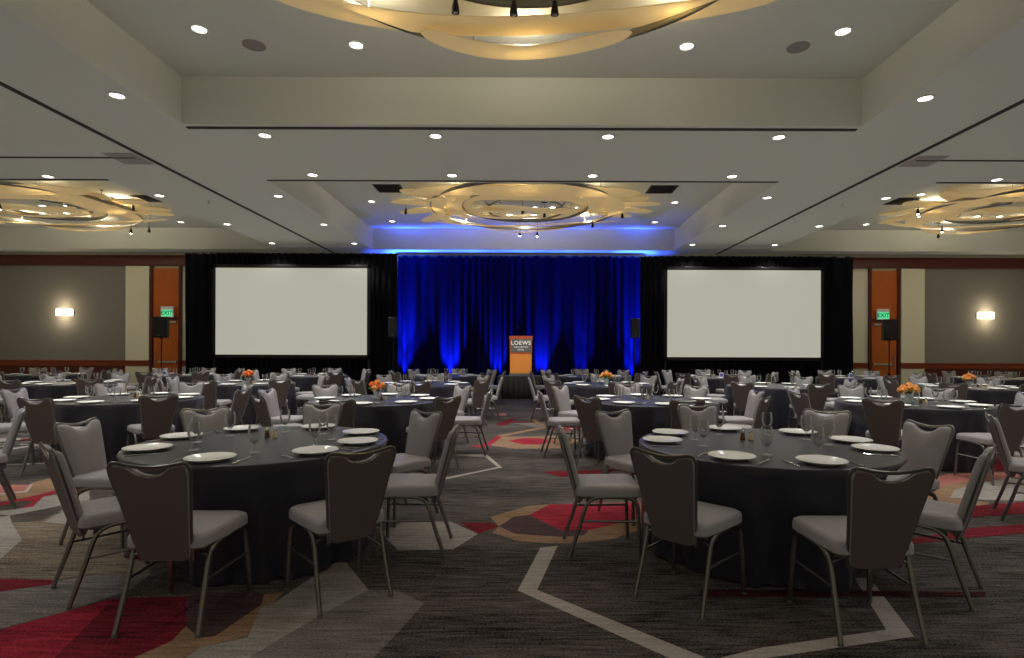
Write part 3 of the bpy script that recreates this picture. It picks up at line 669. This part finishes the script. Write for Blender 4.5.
# ------------------------------------------------------------------ banquet chair
def make_chair():
    r = thing('banquet_chair', 'x', 'chair')
    # seat cushion
    def seat_ring(s, z):
        pts = fillet([(-.205, -.20), (.205, -.20), (.235, .27), (-.235, .27)], [.05, .05, .07, .07], 4)
        return [(x * s, .03 + (y - .03) * s, z) for x, y in pts]
    p = MB(); p.loft([seat_ring(.95, .428), seat_ring(1, .438), seat_ring(1, .478), seat_ring(.975, .495), seat_ring(.9, .507), seat_ring(.6, .514), seat_ring(.2, .516)]); p.build('seat', M['fabric'], r)
    # backrest: x across, t up the leaning plane
    H = .555; lean = math.atan2(.15, .545)
    def to3(x, t, d): return (x, -.165 - t * math.sin(lean) + d * math.cos(lean), .365 + t * math.cos(lean) + d * math.sin(lean))
    # crown top dips at the centre; the smile-shaped hand hold is cut below the top rail
    outl = fillet([(-.130, 0), (.130, 0), (.203, H), (.105, H - .020), (.068, H - .056), (0, H - .074), (-.068, H - .056), (-.105, H - .020), (-.203, H)],
                  [.05, .05, .060, .018, .03, .03, .03, .018, .060], 5)
    def ring(s, d): return [to3(x * s, H * .47 + (t - H * .47) * (1 - (1 - s) * .8), d) for x, t in outl]
    p = MB(); p.loft([ring(.985, -.018), ring(1, -.010), ring(1, .008), ring(.975, .020), ring(.92, .029), ring(.82, .035), ring(.66, .040), ring(.46, .043), ring(.25, .045), ring(.06, .0455)])
    bk = p.build('backrest', [M['fabric'], M['backfabric']], r)
    for pl in bk.data.polygons:                # the rear face is upholstered in the taupe cloth
        if pl.normal.y < -.5: pl.material_index = 1
    # metal frame: down both sides, over the top, and round the hand hold
    side = [(-.133, .0), (-.152, .15), (-.184, .38), (-.203, H - .065), (-.199, H - .02), (-.172, H + .001), (-.10, H - .014), (0, H - .024), (.10, H - .014), (.172, H + .001), (.199, H - .02), (.203, H - .065), (.184, .38), (.152, .15), (.133, .0)]
    p = MB(); p.tube([to3(x, t, -.004) for x, t in [(q.x, q.y) for q in smooth_path([(a, b, 0) for a, b in side], 4)]], .0062, 8, flat=1.8)
    p.build('back_frame', M['bronze'], r)
    smile = [(-.104, H - .022), (-.070, H - .056), (0, H - .075), (.070, H - .056), (.104, H - .022)]
    p = MB(); p.tube([to3(q.x, q.y, -.008) for q in smooth_path([(a, b, 0) for a, b in smile], 4)], .0045, 6, flat=2.4); p.build('hand_hold', M['bronze'], r)
    # under frame
    p = MB(); p.tube([(-.195, .19, .424), (.195, .19, .424)], .011, 6); p.tube([(-.18, -.12, .41), (.18, -.12, .41)], .011, 6); p.box((0, .03, .421), (.38, .36, .012)); p.build('seat_frame', M['bronze'], r)
    for s in (-1, 1):
        rear = smooth_path([(s * .212, -.25, .012), (s * .206, -.185, .2), (s * .203, -.135, .36), (s * .203, -.10, .408), (s * .204, -.04, .428), (s * .205, .05, .430)], 4)
        front = smooth_path([(s * .205, .05, .430), (s * .207, .155, .428), (s * .212, .21, .405), (s * .217, .232, .35), (s * .226, .24, .2), (s * .235, .248, .012)], 4)
        for path, e in ((rear, 0), (front, -1)):
            p = MB(); p.tube(path, .0138, 8); lg = p.build('leg', M['bronze'], r)
            q = path[e]; p = MB(); p.lathe([(.0145, 0), (.0152, .008), (.014, .013)], 10, (q.x, q.y, 0)); p.build('foot_glide', M['glide'], lg)
        p = MB(); p.tube([(s * .207, -.168, .262), (s * .223, .238, .262)], .0085, 6); p.build('stretcher', M['bronze'], r)
        p = MB(); p.tube([(s * .212, -.13, .37), (s * .10, -.11, .41)], .008, 6); p.build('brace', M['bronze'], r)
    return r
chair0 = make_chair(); chair_used = False
def place_chair(x, y, face, label, group):
    global chair_used
    o = chair0 if not chair_used else copy_tree(chair0)
    chair_used = True
    o.location = (x, y, 0); o.rotation_euler = (0, 0, face - PI / 2); o['label'] = label; o['group'] = group

# ------------------------------------------------------------------ tables and settings
TR, TH = .914, .76
def cloth_mesh(seed, chairs=()):
    """round cloth to the floor; where a chair is tucked in, its seat pushes the drop inwards"""
    rnd = random.Random(seed); n = 144; p = MB(); ph = [rnd.uniform(0, 6) for _ in range(5)]
    rings = []
    lim = []
    for i in range(n):
        a = 2 * PI * i / n; r_ = .93
        for cx, cy, fa in chairs:
            while r_ > .5:
                dx, dy = r_ * math.cos(a) - cx, r_ * math.sin(a) - cy
                ly = dx * math.cos(fa) + dy * math.sin(fa); lx = -dx * math.sin(fa) + dy * math.cos(fa)
                if abs(lx) < .31 and -.4 < ly < .345: r_ -= .01
                else: break
        lim.append(r_)
    lim = [min(lim[(i + d) % n] for d in range(-2, 3)) for i in range(n)]
    lim = [sum(lim[(i + d) % n] for d in range(-2, 3)) / 5 if max(lim[(i + d) % n] for d in range(-2, 3)) - lim[i] < .03 else lim[i] for i in range(n)]
    for rr in (.02, .25, .5, .75, .88): rings.append([(rr * math.cos(2 * PI * i / n), rr * math.sin(2 * PI * i / n), TH) for i in range(n)])
    for r_, dz in ((.905, -.001), (.916, -.006), (.922, -.018)):
        rings.append([(r_ * math.cos(2 * PI * i / n), r_ * math.sin(2 * PI * i / n), TH + dz) for i in range(n)])
    for q in range(1, 13):
        t = q / 12; ring = []
        for i in range(n):
            a = 2 * PI * i / n
            w_ = .5 * math.sin(9 * a + ph[0] + .5 * t) + .35 * math.sin(16 * a + ph[1]) + .28 * math.sin(5 * a + ph[2]) + .2 * math.sin(27 * a + ph[3] + t)
            rad = .924 - .04 * t + .070 * w_ * t ** .75
            z = TH - .018 - (TH - .03) * t
            if q == 12: rad += .022 * math.sin(40 * a + ph[4]) + .01; z = .012 + .008 * math.sin(31 * a + ph[3])
            e = min(1, max(0, (TH - .02 - z) / .19)); e = e * e * (3 - 2 * e)
            rad = min(rad, .924 + (lim[i] - .924) * e + (.03 if lim[i] > .925 else 0))
            ring.append((rad * math.cos(a), rad * math.sin(a), z))
        rings.append(ring)
    p.loft(rings, True, False)
    return p
cloths = []
for s in range(4):
    o = cloth_mesh(s + 11).build('tablecloth', M['cloth']); cloths.append([o, False])
def make_plate():
    p = MB(); p.lathe([(.004, .003), (.085, .003), (.09, 0.0), (.098, .001), (.108, .008), (.146, .021), (.151, .0245), (.148, .027), (.11, .0145), (.095, .0105), (.004, .009)], 36, cap0=True, cap1=True)
    return tag(p.build('dinner_plate', M['china']), 'x', 'plate')
def make_goblet():
    p = MB(); p.lathe([(.036, 0), (.036, .002), (.02, .006), (.006, .011), (.0055, .05), (.010, .060), (.028, .078), (.040, .105), (.043, .135), (.040, .165), (.036, .192), (.0345, .192), (.0385, .165), (.0413, .135), (.0383, .106), (.0265, .081), (.006, .066)], 24, cap0=True, cap1=True)
    return tag(p.build('water_goblet', M['glass']), 'x', 'glass')
def make_fork():
    p = MB(); p.tube(smooth_path([(0, -.10, .003), (0, -.04, .006), (0, .02, .007), (0, .045, .003)]), [.006] * 5 + [.004] * 8 + [.0035] * 3, 6, flat=.4)
    p.tube([(0, .035, .005), (0, .05, .003), (0, .062, .003)], [.004, .012, .0125], 8, flat=.25)
    for i in range(4): p.tube([(-.009 + .006 * i, .058, .003), (-.009 + .006 * i, .10, .006)], .0017, 5)
    return tag(p.build('dinner_fork', M['steel']), 'x', 'fork')
def make_knife():
    p = MB(); p.tube(smooth_path([(0, -.12, .004), (0, -.08, .005), (0, -.02, .005), (0, .0, .004)]), [.007] * 8 + [.005] * 8, 8, flat=.55)
    p.loft([[(-.002, y, .002), (w_, y, .002), (w_, y, .0035), (-.002, y, .005)] for y, w_ in ((-.005, .006), (.02, .012), (.08, .014), (.11, .008), (.122, .001))])
    return tag(p.build('dinner_knife', M['steel']), 'x', 'knife')
def make_shaker(name, m, hgt):
    r = thing(name, 'x', 'shaker')
    p = MB(); p.lathe([(.020, 0), (.021, .004), (.014, hgt * .7), (.013, hgt * .74)], 16); p.build('body', m, r)
    p = MB(); p.lathe([(.0145, hgt * .74), (.0145, hgt * .86), (.011, hgt * .95), (.003, hgt)], 16); p.build('cap', M['steel'], r)
    return r
def make_flowers(mm):
    r = thing('flower_centrepiece', 'x', 'flowers')
    p = MB(); p.lathe([(.04, 0), (.043, .006), (.045, .11), (.043, .112), (.038, .01), (.004, .008)], 20); p.build('vase', M['vase'], r)
    spots_ = [(0, 0, .235), (.07, .01, .205), (-.07, .02, .20), (.01, .075, .205), (.0, -.075, .20), (.055, -.06, .17), (-.06, -.055, .165), (.10, .05, .165), (-.105, .0, .16)]
    for i, (x, y, z) in enumerate(spots_):
        p = MB()
        for a, s_, zz in ((0, 1.0, 0), (.5, .8, .012), (1.1, .55, .022)):
            for q in range(5):
                t = a + 2 * PI * q / 5; u = Vector((math.cos(t), math.sin(t), 0)); v = Vector((-u.y, u.x, 0)); c0 = Vector((x, y, z + zz))
                R_ = .04 * s_
                p.loft([[c0 + u * (R_ * e) + v * (R_ * .75 * wv * f_) + Vector((0, 0, hh + .006 * (1 - f_ * f_))) for f_ in (-1, 0, 1)] + [c0 + u * (R_ * e * .94) + v * (R_ * .75 * wv * f_) + Vector((0, 0, hh + .002)) for f_ in (1, 0, -1)] for e, wv, hh in ((.1, .4, -.03), (.7, 1.0, -.012), (.95, .9, .012), (.85, .35, .024))])
        p.lathe([(.004, -.035), (.02, -.02), (.022, .01), (.006, .028)], 10, (x, y, z)); p.build('rose', mm if i % 4 else M['rosepale'], r)
    p = MB()
    for i, (x, y, z) in enumerate(spots_):
        p.tube([(x * .2, y * .2, .02), (x * .8, y * .8, z - .03)], .003, 5)
    p.build('stem', M['leaf'], r)
    for i in range(8):
        t = 2 * PI * i / 8 + .3; u = Vector((math.cos(t), math.sin(t), 0)); v = Vector((-u.y, u.x, 0))
        p = MB(); p.loft([[Vector((0, 0, .13 + hh)) + u * d + v * (wv * f_) + Vector((0, 0, dz)) for f_, dz in ((-1, 0), (0, .004), (1, 0), (0, -.003))] for d, wv, hh in ((.03, .004, 0), (.07, .022, .02), (.11, .02, .03), (.14, .002, .02))]); p.build('leaf', M['leaf'], r)
    return r
POOL = {'plate': make_plate(), 'goblet': make_goblet(), 'fork': make_fork(), 'knife': make_knife(), 'salt': make_shaker('salt_shaker', M['salt'], .075), 'pepper': make_shaker('pepper_shaker', M['pepper'], .075),
        'flower_a': make_flowers(M['rose']), 'flower_b': make_flowers(M['rosepale'])}
used = set()
def put(kind, x, y, z, rz, label, group=None):
    o = POOL[kind]
    if kind in used: o = copy_tree(o)
    used.add(kind)
    o.location = (x, y, z); o.rotation_euler = (0, 0, rz); o['label'] = label
    if group: o['group'] = group
    return o
POS = ['right', 'far right', 'far', 'far left', 'left', 'near left', 'near', 'near right']
ROWS = {1: 'front', 2: 'second-row', 3: 'third-row', 4: 'back-row'}
def tname(row, col):
    side = 'left' if col < 0 else 'right'
    return '%s table %s%s of the aisle' % (ROWS[row], {1: '', 2: 'second ', 3: 'third ', 4: 'fourth '}[abs(col)], side)
# row, column, x, y, chair ring (angle, distance) or None, flowers
# chair angle, distance, facing (degrees), plate angle
T1R = [(-7, 1.19, 181, -6), (37, 1.12, 232, 33), (96, 1.30, 268, 78), (135, 1.22, 312, 128), (176, 1.21, 357, 168), (235.8, 1.00, 49, 212), (276, 1.22, 90, 270), (314, 1.27, 130, 320)]
T2R = [(5, 1.10, 195, 8), (45, 1.24, 228, 45), (90, 1.30, 270, 92), (137, 1.12, 300, 141), (185, 1.25, 1, 175), (228, 1.23, 46, 233), (269, 1.25, 90, 275), (-48.5, 1.05, 136, 338)]
TABLES = [
    (1, -1, -2.00, 4.34, T1R, None), (1, 1, 1.81, 4.31, T2R, None),
    (2, -2, -5.62, 8.05, None, None), (2, -1, -2.10, 8.00, None, 'flower_a'), (2, 1, 1.80, 8.05, None, None), (2, 2, 5.32, 7.80, None, 'flower_b'),
    (3, -3, -9.40, 11.70, None, None), (3, -2, -5.78, 11.80, None, 'flower_a'), (3, -1, -2.05, 11.75, None, None), (3, 1, 1.70, 11.75, None, 'flower_b'), (3, 2, 5.05, 11.45, None, None), (3, 3, 8.90, 11.30, None, 'flower_b'),
    (4, -4, -13.0, 15.30, None, None), (4, -3, -9.40, 15.40, None, None), (4, -2, -5.80, 15.40, None, None), (4, -1, -2.10, 15.35, None, None), (4, 1, 1.75, 15.35, None, None), (4, 2, 5.15, 15.25, None, None), (4, 3, 8.80, 15.10, None, None), (4, 4, 12.4, 14.95, None, None),
]
HOW = ['seen side-on at %s of the', 'front to camera %s of the', 'front to camera %s of the', 'front to camera %s of the', 'seen side-on at %s of the', 'back to camera %s of the', 'back to camera %s of the', 'back to camera %s of the']
for ti, (row, col, X, Y, ringd, fl) in enumerate(TABLES):
    rnd = random.Random(100 + ti); nm = tname(row, col)
    if ringd:
        o = cloth_mesh(50 + ti, [(d * math.cos(math.radians(a)), d * math.sin(math.radians(a)), math.radians(fc)) for a, d, fc, _ in ringd]).build('tablecloth', M['cloth']); o.location = (X, Y, 0)
    else:
        tc = cloths[ti % 4]
        o = tc[0] if not tc[1] else copy_tree(tc[0]); tc[1] = True
        o.location = (X, Y, 0); o.rotation_euler = (0, 0, rnd.uniform(0, 6))
    tag(o, 'black floor-length round cloth on the %s%s' % (nm, ', under orange flowers' if fl else ''), 'tablecloth', 'black round tablecloths')
    off = rnd.uniform(-5, 5)
    for kx in range(8):
        if ringd: a, d, fc, pa = ringd[kx]; face = math.radians(fc); pa = math.radians(pa)
        else: a, d, jit = kx * 45 + off + rnd.uniform(-3, 3), 1.27 + rnd.uniform(-.03, .07), rnd.uniform(-5, 5)
        a = math.radians(a); ca, sa = math.cos(a), math.sin(a)
        if not ringd: face = a + PI + math.radians(jit); pa = a + rnd.uniform(-.03, .03)
        place_chair(X + d * ca, Y + d * sa, face, 'grey chair, ' + HOW[kx] % POS[kx] + ' ' + nm, 'chairs at the ' + nm)
        pc, ps = math.cos(pa), math.sin(pa); rx, ry = -ps, pc          # diner's right hand side
        put('plate', X + .745 * pc, Y + .745 * ps, TH + .001, 0, 'white plate at the %s of the %s' % (POS[kx], nm), 'plates on the ' + nm)
        put('goblet', X + .47 * pc + .15 * rx, Y + .47 * ps + .15 * ry, TH + .001, 0, 'stemmed water glass at %s of the %s' % (POS[kx], nm), 'glasses on the ' + nm)
        if row <= 2:
            put('knife', X + .745 * pc + .20 * rx, Y + .745 * ps + .20 * ry, TH + .001, pa + PI / 2, 'knife beside %s plate on the %s' % (POS[kx], nm), 'knives on the ' + nm)
            put('fork', X + .745 * pc - .20 * rx, Y + .745 * ps - .20 * ry, TH + .001, pa + PI / 2, 'fork beside %s plate on the %s' % (POS[kx], nm), 'forks on the ' + nm)
    sx, sy = (X - .04, Y + .22) if not fl else (X + .12, Y - .06)
    put('pepper', sx - .03, sy - .02, TH + .001, 0, 'brown-filled pepper shaker in the middle of the ' + nm)
    put('salt', sx + .035, sy - .03, TH + .001, 0, 'pale salt shaker in the middle of the ' + nm)
    if fl:
        col_ = 'orange' if fl == 'flower_a' else 'peach-orange'
        put(fl, X, Y + .02, TH + .001, rnd.uniform(0, 6), '%s roses in a small vase on the %s' % (col_, nm), 'rose centrepieces')
# two chairs of the tables that lie just outside the frame
place_chair(-4.98, 5.15, math.radians(222), 'grey chair cut by the photo\'s left edge, of a table out of view', 'chairs of unseen tables')
place_chair(4.47, 4.95, math.radians(-32), 'grey chair cut by the photo\'s right edge, turned away from the aisle', 'chairs of unseen tables')
# small folded cards
for x, y, rz, lb in ((-9.6, 15.05, .2, 'back-row table third left of the aisle'), (5.2, 14.95, -.3, 'back-row table second right of the aisle'), (8.62, 14.95, .1, 'back-row table third right of the aisle')):
    o = thing('tent_card', 'small white and violet folded card on the ' + lb, 'card', (x, y, TH + .001), rz)
    p = MB(); p.loft([[(sx * .05, -.03, .002), (sx * .05, 0, .13), (sx * .05, .03, .002), (sx * .05, .028, .0), (sx * .05, 0, .122), (sx * .05, -.028, 0)] for sx in (-1, 1)]); p.build('card_sheet', M['card'], o, smooth=False)
    p = MB(); p.quad([(-.04, -.0275, .02), (.04, -.0275, .02), (.04, -.0075, .105), (-.04, -.0075, .105)]); p.build('printed_front', M['cardprint'], o, smooth=False)
